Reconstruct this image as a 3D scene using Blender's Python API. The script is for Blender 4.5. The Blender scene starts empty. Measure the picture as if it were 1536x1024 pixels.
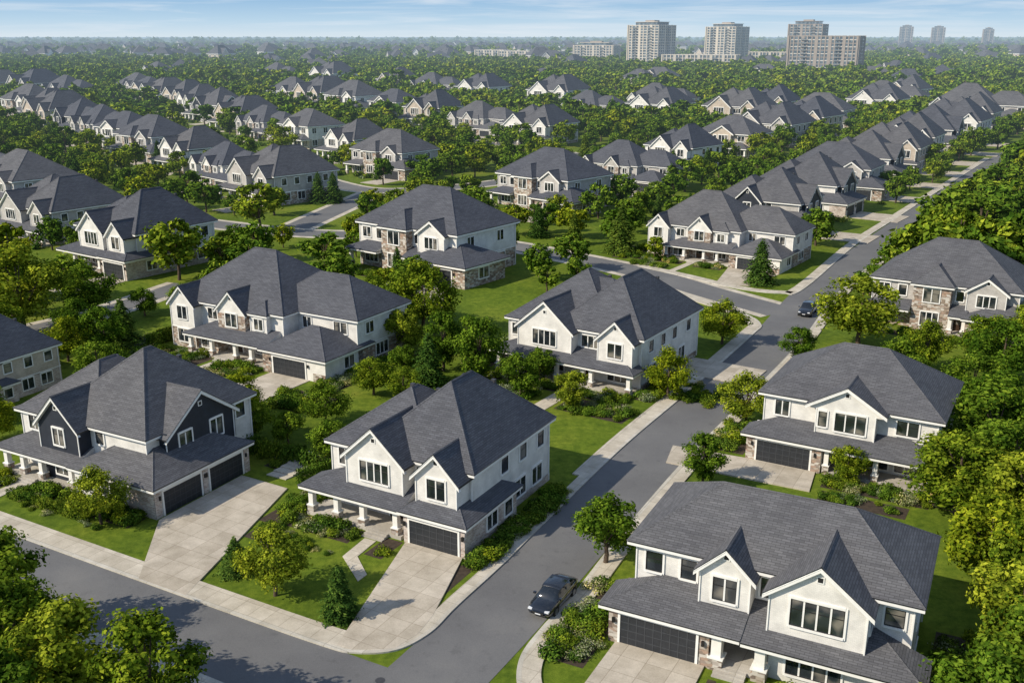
import bpy, math, random
import numpy as np
from mathutils import Vector
R=random.Random(7); NR=np.random.RandomState(5)
sc=bpy.context.scene; COL=sc.collection
rad=math.radians
# ------------------------------------------------------------------ materials
HZ=bpy.data.node_groups.new('painted_haze','ShaderNodeTree')  # no air volume: haze painted into each material as bluish emission by distance
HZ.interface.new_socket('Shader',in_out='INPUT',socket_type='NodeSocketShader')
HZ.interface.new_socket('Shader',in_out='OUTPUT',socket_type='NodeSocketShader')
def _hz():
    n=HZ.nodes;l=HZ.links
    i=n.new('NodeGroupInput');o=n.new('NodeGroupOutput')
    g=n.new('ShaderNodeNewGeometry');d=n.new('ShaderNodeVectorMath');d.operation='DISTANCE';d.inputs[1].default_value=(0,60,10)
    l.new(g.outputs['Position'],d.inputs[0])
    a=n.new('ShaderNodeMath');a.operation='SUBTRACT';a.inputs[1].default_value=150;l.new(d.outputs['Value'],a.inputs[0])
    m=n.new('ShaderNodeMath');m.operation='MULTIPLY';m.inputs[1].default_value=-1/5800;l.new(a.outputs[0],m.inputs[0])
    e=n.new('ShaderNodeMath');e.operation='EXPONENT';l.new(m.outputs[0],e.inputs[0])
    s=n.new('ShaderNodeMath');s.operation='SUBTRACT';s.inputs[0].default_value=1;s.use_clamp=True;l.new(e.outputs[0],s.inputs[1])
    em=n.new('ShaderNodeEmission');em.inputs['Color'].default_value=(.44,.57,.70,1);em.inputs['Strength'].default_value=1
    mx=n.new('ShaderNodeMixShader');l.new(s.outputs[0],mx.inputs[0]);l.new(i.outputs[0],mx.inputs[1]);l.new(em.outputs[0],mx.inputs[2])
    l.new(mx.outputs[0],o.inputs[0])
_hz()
class M:
    def __init__(s,name):
        s.m=bpy.data.materials.new(name);s.m.use_nodes=True;s.n=s.m.node_tree.nodes;s.l=s.m.node_tree.links
        s.n.clear();s.out=s.n.new('ShaderNodeOutputMaterial')
    def N(s,t,**k):
        n=s.n.new('ShaderNode'+t)
        for a,v in k.items(): setattr(n,a,v)
        return n
    def L(s,a,b): s.l.new(a,b)
    def ramp(s,src,stops):
        r=s.N('ValToRGB');e=r.color_ramp.elements
        e[0].position,e[0].color=stops[0][0],(*stops[0][1],1)
        e[1].position,e[1].color=stops[-1][0],(*stops[-1][1],1)
        for p,c in stops[1:-1]:
            x=e.new(p);x.color=(*c,1)
        s.L(src,r.inputs[0]);return r.outputs[0]
    def coord(s,kind):
        if kind=='pos': return s.N('NewGeometry').outputs['Position']
        return s.N('TexCoord').outputs[kind]
    def noise(s,kind,scale,detail=3,rough=.55):
        n=s.N('TexNoise');n.inputs['Scale'].default_value=scale;n.inputs['Detail'].default_value=detail;n.inputs['Roughness'].default_value=rough
        s.L(s.coord(kind) if isinstance(kind,str) else kind,n.inputs['Vector']);return n.outputs['Fac']
    def mix(s,fac,a,b,mode='MIX'):
        n=s.N('Mix',data_type='RGBA',blend_type=mode)
        for v,i in((fac,0),(a,6),(b,7)):
            if isinstance(v,(int,float)): n.inputs[i].default_value=v
            elif isinstance(v,tuple): n.inputs[i].default_value=(*v,1)
            else: s.L(v,n.inputs[i])
        return n.outputs[2]
    def pbr(s,color,rough=.8,bump=None,bs=.2,bd=.02,spec=.5,metal=0):
        p=s.N('BsdfPrincipled');p.inputs['Roughness'].default_value=rough
        p.inputs['Specular IOR Level'].default_value=spec;p.inputs['Metallic'].default_value=metal
        if isinstance(color,tuple): p.inputs['Base Color'].default_value=(*color,1)
        else: s.L(color,p.inputs['Base Color'])
        if bump is not None:
            b=s.N('Bump');b.inputs['Strength'].default_value=bs;b.inputs['Distance'].default_value=bd
            s.L(bump,b.inputs['Height']);s.L(b.outputs[0],p.inputs['Normal'])
        s.p=p;return p.outputs[0]
    def done(s,sh):
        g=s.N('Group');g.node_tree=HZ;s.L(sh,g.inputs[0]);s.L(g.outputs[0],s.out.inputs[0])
        try: s.m.cycles.emission_sampling='NONE'
        except Exception: pass
        return s.m
def shingle(name,base):
    m=M(name);uv=m.coord('UV')
    b=m.N('TexBrick');b.offset=.5;b.inputs['Scale'].default_value=1
    b.inputs['Brick Width'].default_value=.6;b.inputs['Row Height'].default_value=.2;b.inputs['Mortar Size'].default_value=.02;b.inputs['Mortar Smooth'].default_value=.3
    c=lambda k:tuple(x*k for x in base)
    b.inputs['Color1'].default_value=(*c(.84),1);b.inputs['Color2'].default_value=(*c(1.16),1);b.inputs['Mortar'].default_value=(*c(.5),1)
    m.L(uv,b.inputs['Vector'])
    n=m.noise('UV',.22,3,.5);col=m.mix(.8,b.outputs['Color'],m.ramp(n,[(.3,(.84,.84,.86)),(.7,(1.15,1.14,1.12))]),'MULTIPLY')
    mp=m.N('Mapping');mp.inputs['Scale'].default_value=(.35,3.2,1);m.L(uv,mp.inputs[0])
    n3=m.noise(mp.outputs[0],1,3);col=m.mix(.7,col,m.ramp(n3,[(.3,(.80,.80,.82)),(.7,(1.18,1.17,1.15))]),'MULTIPLY')
    oi=m.N('ObjectInfo');col=m.mix(1.0,col,m.ramp(oi.outputs['Random'],[(0,(.8,.83,.9)),(1,(1.22,1.17,1.1))]),'MULTIPLY')
    return m.done(m.pbr(col,.85,b.outputs['Fac'],-.5,.03,.25))
def brickwall(name,c1,c2,mort,w=.24,h=.09,ms=.008,var=.2):
    m=M(name);b=m.N('TexBrick');b.inputs['Scale'].default_value=1
    b.inputs['Brick Width'].default_value=w;b.inputs['Row Height'].default_value=h;b.inputs['Mortar Size'].default_value=ms
    b.inputs['Color1'].default_value=(*c1,1);b.inputs['Color2'].default_value=(*c2,1);b.inputs['Mortar'].default_value=(*mort,1)
    m.L(m.coord('UV'),b.inputs['Vector'])
    n=m.noise('UV',.8,5);col=m.mix(1.0,b.outputs['Color'],m.ramp(n,[(.3,(1-var,)*3),(.7,(1+var*.3,)*3)]),'MULTIPLY')
    return m.done(m.pbr(col,.85,b.outputs['Fac'],-.4,.01,.3))
def stone(name,stops):
    m=M(name);mp=m.N('Mapping');mp.inputs['Scale'].default_value=(2.2,4.2,1);m.L(m.coord('UV'),mp.inputs[0])
    v=m.N('TexVoronoi',voronoi_dimensions='2D',distance='CHEBYCHEV');v.inputs['Scale'].default_value=1;v.inputs['Randomness'].default_value=.8;m.L(mp.outputs[0],v.inputs['Vector'])
    sp=m.N('SeparateColor');m.L(v.outputs['Color'],sp.inputs[0])
    col=m.ramp(sp.outputs[0],stops)
    e=m.ramp(v.outputs['Distance'],[(.0,(1,1,1)),(.45,(1,1,1)),(.62,(.6,.58,.55))])
    return m.done(m.pbr(m.mix(1.0,col,e,'MULTIPLY'),.9,v.outputs['Distance'],-.5,.03,.3))
def plain(name,c,r=.6,var=.15,sc_=2.,spec=.4,metal=0,kind='Object'):
    m=M(name);n=m.noise(kind,sc_,4);col=m.mix(1.0,c,m.ramp(n,[(.3,(1-var,)*3),(.7,(1+var,)*3)]),'MULTIPLY')
    return m.done(m.pbr(col,r,None,spec=spec,metal=metal))
def glassmat():
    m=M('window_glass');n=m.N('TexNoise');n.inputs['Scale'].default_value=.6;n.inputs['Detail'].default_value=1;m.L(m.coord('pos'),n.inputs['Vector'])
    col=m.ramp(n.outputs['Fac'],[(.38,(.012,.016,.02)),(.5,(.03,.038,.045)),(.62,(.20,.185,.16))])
    return m.done(m.pbr(col,.05,None,spec=.9))
def asphalt(name,b=.1):
    m=M(name);n=m.noise('pos',.12,5,.6);n2=m.noise('pos',14,3)
    c=m.ramp(n,[(.3,(b*.82,b*.82,b*.85)),(.55,(b,b,b*1.02)),(.75,(b*1.2,b*1.18,b*1.16))])
    c=m.mix(.6,c,m.ramp(n2,[(.3,(.8,)*3),(.7,(1.2,)*3)]),'MULTIPLY')
    st=m.noise('pos',.9,6,.7);c=m.mix(.5,c,m.ramp(st,[(.32,(.68,.68,.68)),(.44,(1,1,1))]),'MULTIPLY')
    return m.done(m.pbr(c,.85,n2,.25,.01,.3))
def concrete(name,c,joint=1.6):
    m=M(name);n=m.noise('pos',.5,5,.65);n2=m.noise('pos',9,4,.7)
    col=m.mix(1.0,c,m.ramp(n,[(.3,(.76,.75,.72)),(.7,(1.15,1.15,1.15))]),'MULTIPLY')
    col=m.mix(.7,col,m.ramp(n2,[(.3,(.8,)*3),(.7,(1.14,)*3)]),'MULTIPLY')
    mp=m.N('Mapping');mp.inputs['Rotation'].default_value=(0,0,rad(29));m.L(m.coord('pos'),mp.inputs[0])
    b=m.N('TexBrick');b.offset=0;b.inputs['Scale'].default_value=1;b.inputs['Brick Width'].default_value=joint;b.inputs['Row Height'].default_value=joint;b.inputs['Mortar Size'].default_value=.025
    b.inputs['Color1'].default_value=(1,1,1,1);b.inputs['Color2'].default_value=(.84,.83,.81,1);b.inputs['Mortar'].default_value=(.62,.6,.57,1)
    m.L(mp.outputs[0],b.inputs['Vector']);col=m.mix(1.0,col,b.outputs['Color'],'MULTIPLY')
    return m.done(m.pbr(col,.85,n2,.15,.01,.3))
def groundmat():
    m=M('grass_ground');a=m.noise('pos',.07,6,.65);b=m.noise('pos',1.1,5,.7);f=m.noise('pos',16,3,.7)
    c=m.ramp(a,[(.3,(.07,.115,.014)),(.48,(.115,.17,.018)),(.6,(.155,.20,.025)),(.72,(.22,.23,.04))])
    c=m.mix(.9,c,m.ramp(b,[(.3,(.45,.55,.45)),(.7,(1.38,1.28,1.2))]),'MULTIPLY')
    c=m.mix(.9,c,m.ramp(f,[(.3,(.55,.6,.55)),(.7,(1.4,1.35,1.3))]),'MULTIPLY')
    far=m.ramp(m.noise('pos',.006,6,.65),[(.35,(.035,.055,.016)),(.55,(.07,.095,.028)),(.68,(.15,.155,.085))])
    g=m.N('SeparateXYZ');m.L(m.coord('pos'),g.inputs[0]);mr=m.N('MapRange');mr.inputs[1].default_value=480;mr.inputs[2].default_value=800;m.L(g.outputs[1],mr.inputs[0])
    c=m.mix(mr.outputs[0],c,far)
    return m.done(m.pbr(c,.95,f,.5,.05,.1))
def foliage(name,dark,mid,lite,tr=.22,warm=True):
    m=M(name);g=m.N('NewGeometry');oi=m.N('ObjectInfo')
    n=m.noise('Object',.6,0)
    c=m.ramp(g.outputs['Random Per Island'],[(0,dark),(.5,mid),(1,lite)])
    c=m.mix(.8,c,m.ramp(n,[(.38,(.5,.58,.5)),(.62,(1.45,1.36,1.1))]),'MULTIPLY')
    if warm: c=m.mix(1.0,c,m.ramp(oi.outputs['Random'],[(0,(.55,.72,.72)),(.4,(.82,.93,.95)),(.75,(1.08,1.05,.9)),(1,(1.42,1.22,.75))]),'MULTIPLY')
    d=m.N('BsdfDiffuse');m.L(c,d.inputs[0])
    if tr<=0: return m.done(d.outputs[0])
    t=m.N('BsdfTranslucent');m.L(c,t.inputs[0])
    x=m.N('MixShader');x.inputs[0].default_value=tr;m.L(d.outputs[0],x.inputs[1]);m.L(t.outputs[0],x.inputs[2])
    return m.done(x.outputs[0])
MAT={}
MAT['roof']=shingle('roof_shingles',(.094,.099,.114))
MAT['walls']=brickwall('white_painted_brick',(.80,.775,.73),(.73,.71,.67),(.6,.58,.55))
MAT['walls_grey']=brickwall('light_grey_brick',(.50,.47,.44),(.40,.375,.35),(.5,.49,.47))
MAT['walls_tan']=brickwall('beige_brick',(.58,.49,.39),(.45,.37,.29),(.5,.46,.42))
MAT['walls_dark']=plain('charcoal_siding',(.020,.025,.038),.6,.2,1.5)
ST=[(0,(.16,.12,.10)),(.25,(.33,.26,.20)),(.45,(.46,.42,.37)),(.65,(.58,.54,.49)),(.8,(.28,.23,.20)),(1,(.40,.27,.20))]
MAT['stone_walls']=stone('ledge_stone',ST)
MAT['washed_brick']=brickwall('washed_brick',(.64,.56,.50),(.36,.24,.19),(.62,.60,.56),.3,.12,.014,.35)
MAT['trim']=plain('white_trim',(.80,.79,.76),.5,.05)
MAT['window_frames']=plain('black_window_frames',(.02,.02,.022),.4,.1)
MAT['window_glass']=glassmat()
MAT['garage_door']=plain('garage_door_panels',(.026,.029,.035),.45,.15)
MAT['garage_rails']=plain('garage_door_rails',(.05,.054,.062),.4,.1)
MAT['front_door']=plain('front_door_wood',(.05,.03,.02),.4,.2)
MAT['columns']=plain('white_columns',(.78,.76,.72),.6,.06)
MAT['steps']=concrete('step_concrete',(.50,.47,.43),5)
MAT['gutter']=plain('dark_gutter',(.02,.021,.024),.4,.1)
MAT['roof_vents']=plain('roof_vent_metal',(.05,.05,.055),.5,.1)
MAT['lamp']=plain('wall_lamp_black',(.015,.015,.015),.4,.1)
GRASS=groundmat();ASPH=asphalt('asphalt',.15);CONC=concrete('sidewalk_concrete',(.57,.52,.44),1.5);DRIVE=concrete('driveway_concrete',(.52,.465,.39),1.9)
KERB=concrete('kerb_concrete',(.56,.53,.47),3)
MULCH=plain('mulch',(.05,.036,.024),.95,.4,3.)
BARK=plain('bark',(.09,.065,.045),.95,.3,5.)
LEAF=foliage('leaves_deciduous',(.050,.092,.010),(.125,.19,.018),(.24,.30,.032))
BRIGHT=foliage('leaves_spring',(.09,.13,.012),(.21,.265,.022),(.35,.39,.04),.22,False)
LEAFD=foliage('leaves_woodland',(.050,.092,.012),(.125,.19,.020),(.23,.28,.034),0)
PINE=foliage('needles_conifer',(.03,.06,.014),(.07,.12,.022),(.13,.18,.035),0)
SHRUB=foliage('leaves_shrub',(.04,.08,.012),(.09,.15,.02),(.19,.24,.035),0)
FLOW=foliage('leaves_flowering',(.14,.19,.05),(.24,.25,.10),(.60,.53,.40),0)
# ------------------------------------------------------------------ mesh helpers
def mesh_obj(name,verts,faces,mat,uvs=None,parent=None,link=True):
    me=bpy.data.meshes.new(name);me.from_pydata(verts,[],faces)
    if uvs is not None:
        u=me.uv_layers.new(name='UVMap');u.data.foreach_set('uv',np.array(uvs,dtype=np.float32).ravel())
    me.materials.append(mat);me.update()
    if not link: return me
    o=bpy.data.objects.new(name,me);COL.objects.link(o)
    if parent:o.parent=parent
    return o
class Parts:
    low=None
    def __init__(s): s.d={}
    def poly(s,part,pts):
        v,f,u=s.d.setdefault(part,([],[],[]))
        i=len(v);pts=[Vector(p) for p in pts];v.extend([tuple(p) for p in pts]);f.append(tuple(range(i,i+len(pts))))
        n=Vector((0,0,0))
        for a in range(len(pts)):
            p,q=pts[a],pts[(a+1)%len(pts)]
            n+=Vector(((p.y-q.y)*(p.z+q.z),(p.z-q.z)*(p.x+q.x),(p.x-q.x)*(p.y+q.y)))
        if n.length>1e-9:n.normalize()
        if n.z<0:n=-n
        t=Vector((-n.y,n.x,0))
        t=t.normalized() if t.length>1e-3 else Vector((1,0,0))
        b=n.cross(t)
        for p in pts:u.append((p.dot(t),p.dot(b)))
    def box(s,part,x0,x1,y0,y1,z0,z1):
        c=[(x0,y0,z0),(x1,y0,z0),(x1,y1,z0),(x0,y1,z0),(x0,y0,z1),(x1,y0,z1),(x1,y1,z1),(x0,y1,z1)]
        for f in((0,3,2,1),(4,5,6,7),(0,1,5,4),(1,2,6,5),(2,3,7,6),(3,0,4,7)): s.poly(part,[c[i] for i in f])
    def fb(s,part,F,pl,u0,u1,z0,z1,d0,d1):
        if F=='F':s.box(part,u0,u1,pl-d1,pl-d0,z0,z1)
        elif F=='B':s.box(part,u0,u1,pl+d0,pl+d1,z0,z1)
        elif F=='R':s.box(part,pl+d0,pl+d1,u0,u1,z0,z1)
        else:s.box(part,pl-d1,pl-d0,u0,u1,z0,z1)
    def V(s,x0,x1,y0,y1,z0,z1,part='walls'):
        if part=='walls' and s.low and z0==0 and z1>5:
            s.box(s.low,x0,x1,y0,y1,0,2.85);s.box('trim',x0-.05,x1+.05,y0-.05,y1+.05,2.85,2.97);s.box('walls',x0,x1,y0,y1,2.97,z1)
        else: s.box(part,x0,x1,y0,y1,z0,z1)
        if z1>5 and part!='stone_walls':
            for x,y in((x0-.02,y0-.06),(x1-.1,y0-.06),(x1+.06,y1-.3)):
                s.box('trim',x,x+.1,y-.02,y+.055,max(z0,.1)+.02,z1-.35)
    def W(s,F,pl,u,z,w,h):
        w*=1.06;h*=1.06;a,b=u-w/2,u+w/2;t=.15
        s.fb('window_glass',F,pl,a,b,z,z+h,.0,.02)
        s.fb('trim',F,pl,a-t,a,z-t,z+h+t,0,.1);s.fb('trim',F,pl,b,b+t,z-t,z+h+t,0,.1)
        s.fb('trim',F,pl,a,b,z+h,z+h+t*1.3,0,.12);s.fb('trim',F,pl,a-.03,b+.03,z-t,z,0,.16)
        f=.06
        s.fb('window_frames',F,pl,a,a+f,z,z+h,.02,.06);s.fb('window_frames',F,pl,b-f,b,z,z+h,.02,.06)
        s.fb('window_frames',F,pl,a+f,b-f,z,z+f,.02,.06);s.fb('window_frames',F,pl,a+f,b-f,z+h-f,z+h,.02,.06)
        n=max(1,round(w/.85))
        for i in range(1,n):
            x=a+w*i/n;s.fb('trim',F,pl,x-.06,x+.06,z+f,z+h-f,.02,.07)
        s.fb('window_frames',F,pl,a+f,b-f,z+h*.62,z+h*.62+.05,.02,.05)
    def GD(s,F,pl,u,w,h=2.35):
        a,b=u-w/2,u+w/2
        s.fb('garage_door',F,pl,a,b,0.03,h,.0,.03)
        n=max(4,int(w/.62))
        for i in range(n+1):
            x=a+(b-a)*i/n;s.fb('garage_rails',F,pl,max(a,x-.035),min(b,x+.035),.03,h,.03,.05)
        for i in range(5):
            z=.03+(h-.03)*i/4;s.fb('garage_rails',F,pl,a,b,max(.03,z-.03),min(h,z+.03),.03,.046)
        s.fb('trim',F,pl,a-.18,a,0,h+.2,0,.09);s.fb('trim',F,pl,b,b+.18,0,h+.2,0,.09);s.fb('trim',F,pl,a,b,h,h+.2,0,.1)
        for x in(a-.5,b+.5): s.fb('lamp',F,pl,x-.09,x+.09,1.7,2.1,.05,.22)
    def D(s,F,pl,u,w=1.2,z=.35,h=2.2):
        s.fb('front_door',F,pl,u-w/2,u+w/2,z,z+h,0,.05)
        s.fb('window_glass',F,pl,u-w/2+.25,u+w/2-.25,z+.9,z+h-.2,.05,.06)
        s.fb('trim',F,pl,u-w/2-.15,u-w/2,z,z+h+.15,0,.1);s.fb('trim',F,pl,u+w/2,u+w/2+.15,z,z+h+.15,0,.1)
        s.fb('trim',F,pl,u-w/2,u+w/2,z+h,z+h+.15,0,.1)
    def C(s,x,y,h=2.75,w=.5,st=True):
        if st:
            s.box('stone_walls',x-w*.7,x+w*.7,y-w*.7,y+w*.7,0,.9);s.box('trim',x-w*.8,x+w*.8,y-w*.8,y+w*.8,.9,1.0)
        s.box('columns',x-w/2,x+w/2,y-w/2,y+w/2,1.0 if st else .3,h-.12);s.box('trim',x-w*.65,x+w*.65,y-w*.65,y+w*.65,h-.12,h)
    def eave(s,loop,z):
        n=len(loop)
        cx=sum(p[0] for p in loop)/n;cy=sum(p[1] for p in loop)/n
        ins=[(p[0]+(.04 if p[0]<cx else -.04),p[1]+(.04 if p[1]<cy else -.04)) for p in loop]
        for i in range(n):
            p,q=loop[i],loop[(i+1)%n];a,b=ins[i],ins[(i+1)%n]
            s.poly('gutter',[(*p,z-.09),(*q,z-.09),(*q,z),(*p,z)])
            s.poly('trim',[(*a,z-.34),(*b,z-.34),(*b,z-.09),(*a,z-.09)])
        s.poly('gutter',[(*p,z-.09) for p in loop])
        s.poly('trim',[(*p,z-.34) for p in ins])
    def cap(s,p,q):
        p,q=Vector(p),Vector(q);d=(q-p).normalized();side=d.cross(Vector((0,0,1))).normalized()*.13
        up=Vector((0,0,.05))
        for sg in(1,-1): s.poly('roof',[p+up,q+up,q+side*sg-up*.9,p+side*sg-up*.9])
    def H(s,x0,x1,y0,y1,z,t,o=.5,e=True):
        x0-=o;x1+=o;y0-=o;y1+=o;w,d=x1-x0,y1-y0;A,B,C_,D_=(x0,y0,z),(x1,y0,z),(x1,y1,z),(x0,y1,z)
        if w>=d:
            h=d/2*t;m=(y0+y1)/2;P,Q=(x0+d/2,m,z+h),(x1-d/2-.01,m,z+h)
            s.poly('roof',[A,B,Q,P]);s.poly('roof',[C_,D_,P,Q]);s.poly('roof',[B,C_,Q]);s.poly('roof',[D_,A,P])
            for k in((A,P),(D_,P),(B,Q),(C_,Q),(P,Q)): s.cap(*k)
        else:
            h=w/2*t;m=(x0+x1)/2;P,Q=(m,y0+w/2,z+h),(m,y1-w/2-.01,z+h)
            s.poly('roof',[A,B,P]);s.poly('roof',[B,C_,Q,P]);s.poly('roof',[C_,D_,Q]);s.poly('roof',[D_,A,P,Q])
            for k in((A,P),(B,P),(C_,Q),(D_,Q),(P,Q)): s.cap(*k)
        if e: s.eave([(x0,y0),(x1,y0),(x1,y1),(x0,y1)],z)
        if h>4:
            for k in(.35,.62):
                zz=z+h*.72;yy=y1-(h*.72)/t
                s.box('roof_vents',x0+w*k-.2,x0+w*k+.2,yy-.2,yy+.2,zz-.3,zz+.4)
    def G(s,F,a0,a1,pl,back,z,t,part='walls',o=.4):
        sg={'F':-1,'R':1,'L':-1,'B':1}[F]
        def T(u,w,zz): return (u,pl+sg*w,zz) if F in 'FB' else (pl+sg*w,u,zz)
        L=abs(back-pl);m=(a0+a1)/2;hw=(a1-a0)/2;zp=z+(hw+o)*t;th=.16
        s.poly(part,[T(a0,.004,z-.4),T(a1,.004,z-.4),T(a1,.004,z+o*t-.03),T(m,.004,zp-.03),T(a0,.004,z+o*t-.03)])
        for q in(-1,1):
            e=m+q*(hw+o)
            s.poly('roof',[T(e,o,z),T(m,o,zp),T(m,-L,zp),T(e,-L,z)])
            s.poly('trim',[T(e,o,z-th),T(m,o,zp-th),T(m,-L,zp-th),T(e,-L,z-th)])
            s.poly('gutter',[T(e,o,z),T(e,-L,z),T(e,-L,z-th),T(e,o,z-th)])
            s.poly('gutter',[T(e,o,z),T(m,o,zp),T(m,o,zp-.07),T(e,o,z-.07)])
            s.poly('trim',[T(e,o-.03,z-.07),T(m,o-.03,zp-.07),T(m,o-.03,zp-.42),T(e,o-.03,z-.42)])
            s.poly('trim',[T(e,o-.03,z-.42),T(m,o-.03,zp-.42),T(m,.0,zp-.42),T(e,.0,z-.42)])
        s.cap(T(m,o,zp),T(m,-L,zp))
        s.fb('trim',F,pl,m-.25,m+.25,zp-hw*t*.45-.25,zp-hw*t*.45+.25,.01,.06)
        s.fb('window_frames',F,pl,m-.17,m+.17,zp-hw*t*.45-.17,zp-hw*t*.45+.17,.06,.07)
    def S(s,x0,x1,y0,y1,z0,z1,hl=1,hr=1,o=.4):
        run=y1-y0+o;X0,X1,Y0=x0-(o if hl else 0),x1+(o if hr else 0),y0-o
        A,B=(X0,Y0,z0),(X1,Y0,z0);Cc,Dd=((X1-run if hr else X1),y1,z1),((X0+run if hl else X0),y1,z1)
        s.poly('roof',[A,B,Cc,Dd])
        if hl:s.poly('roof',[A,Dd,(X0,y1,z0)]);s.cap(A,Dd)
        else:s.poly('walls',[A,Dd,(X0,y1,z0)])
        if hr:s.poly('roof',[B,(X1,y1,z0),Cc]);s.cap(B,Cc)
        else:s.poly('walls',[B,(X1,y1,z0),Cc])
        s.eave([(X0,Y0),(X1,Y0),(X1,y1),(X0,y1)],z0)
    def PF(s,x0,x1,y0,y1,sx=None):
        s.box('steps',x0,x1,y0,y1,0,.34)
        if sx is not None:
            for i in range(3): s.box('steps',sx-1.1,sx+1.1,y0-.35*(3-i),y0-.35*(2-i),0,.11*(i+1)-.01)
def specC(p):
    p.V(1,16.2,3,17.5,0,6.6);p.H(1,11,4,15,6.59,.74,.5,False);p.H(1,16.2,3,17.5,6.6,.42);p.H(5.2,16.2,3,17.5,6.605,.93,.48,False)
    p.V(4.0,10.2,1.3,4,3.3,6.55);p.G('F',4.0,10.2,1.3,10,6.35,.9)
    p.V(11,17.2,0,9,0,3.05,'washed_brick');p.H(11,17.2,0,9,3.1,.5,.45)
    p.V(11.7,15.9,1,6,3.2,6.3);p.G('F',11.7,15.9,1,8,6.1,1.0)
    p.S(0,10.9,0,3,3.0,4.3,1,0);p.PF(.1,10.6,.1,3,8.2)
    for x in(.5,3.4,6.3,9.9):p.C(x,.5,2.7)
    p.W('F',3,2.6,4.4,1.3,1.5);p.W('F',1.3,7.1,4.3,2.9,1.75);p.W('F',3,10.9,4.4,.7,1.4);p.W('F',1,13.8,4.3,1.7,1.7)
    p.W('F',3,2.4,.8,2,1.8);p.W('F',3,5.3,.8,2.2,1.8);p.D('F',3,8.2,1.5)
    p.GD('F',0,14.1,4.9)
    p.W('R',15.9,4.0,4.3,1.2,1.5)
    for y in(8.5,12,15.5):p.W('R',16.2,y,4.4,1.2,1.4)
    for y in(11.5,14.8):p.W('R',16.2,y,.9,1.8,1.6)
    p.W('R',17.2,4.5,1,1.6,1.3);p.W('R',17.2,7.4,1,1.2,1.3);p.fb('washed_brick','R',16.2,9.1,17.5,0,.75,0,.08)
    for y in(6,12):p.W('L',1,y,4.4,1.3,1.4)
    for x in(4,8,13):p.W('B',17.5,x,4.4,1.6,1.4);p.W('B',17.5,x,.9,1.8,1.6)
    return 17.2,17.5
def specA(p):
    p.V(0,17.6,3,17,0,6.3);p.H(0,10,4,16,6.29,.74,.5,False);p.H(0,17.6,3,17,6.3,.4);p.H(4.5,17.6,3,17,6.305,.86,.48,False)
    p.V(4.4,10,1.6,5,0,6.2,'walls_dark');p.G('F',4.4,10,1.6,10,6.0,1.0,'walls_dark')
    p.V(12,18.6,4.5,13.5,3,6.3,'walls_dark');p.G('R',4.5,13.5,18.6,9,5.9,.72,'walls_dark')
    p.V(10.5,21,.3,12.5,0,3.0);p.H(10.5,21,.3,12.5,3.1,.5,.5)
    p.S(-1,10.3,.6,3,2.9,4.0,1,0);p.PF(-.5,10.3,.6,3,3.4)
    for x in(-.3,2.2,4.9,9.2):p.C(x,1.0,2.6)
    p.W('F',3,2.3,4.3,2.2,1.6);p.W('F',1.6,7.2,4.1,1.4,1.6);p.W('F',3,11.3,4.5,1,1.3);p.W('F',1.6,7.2,1,1.8,1.5)
    p.W('F',3,1.4,.9,1.8,1.8);p.D('F',3,3.6);p.W('F',.3,15.2,1,1.8,1.4);p.W('F',.3,12.3,1,1.3,1.4)
    p.W('R',18.6,6.8,4.0,1.5,1.7);p.W('R',18.6,10.9,4.0,1.5,1.7)
    p.GD('R',21,3.6,4.6);p.GD('R',21,9.3,4.4)
    p.fb('washed_brick','F',.3,17.6,21.06,0,2.7,0,.08);p.fb('washed_brick','R',21,.22,1.0,0,2.7,0,.08);p.fb('washed_brick','R',21,6.2,6.8,0,2.7,0,.08);p.fb('washed_brick','R',21,11.8,12.5,0,2.7,0,.08)
    p.W('R',17.6,15.3,4.3,1.2,1.4);p.W('L',0,8,4.3,1.4,1.4);p.W('L',0,13,4.3,1.4,1.4)
    for x in(4,9,14):p.W('B',17,x,4.3,1.6,1.4)
    return 21,17
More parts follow.
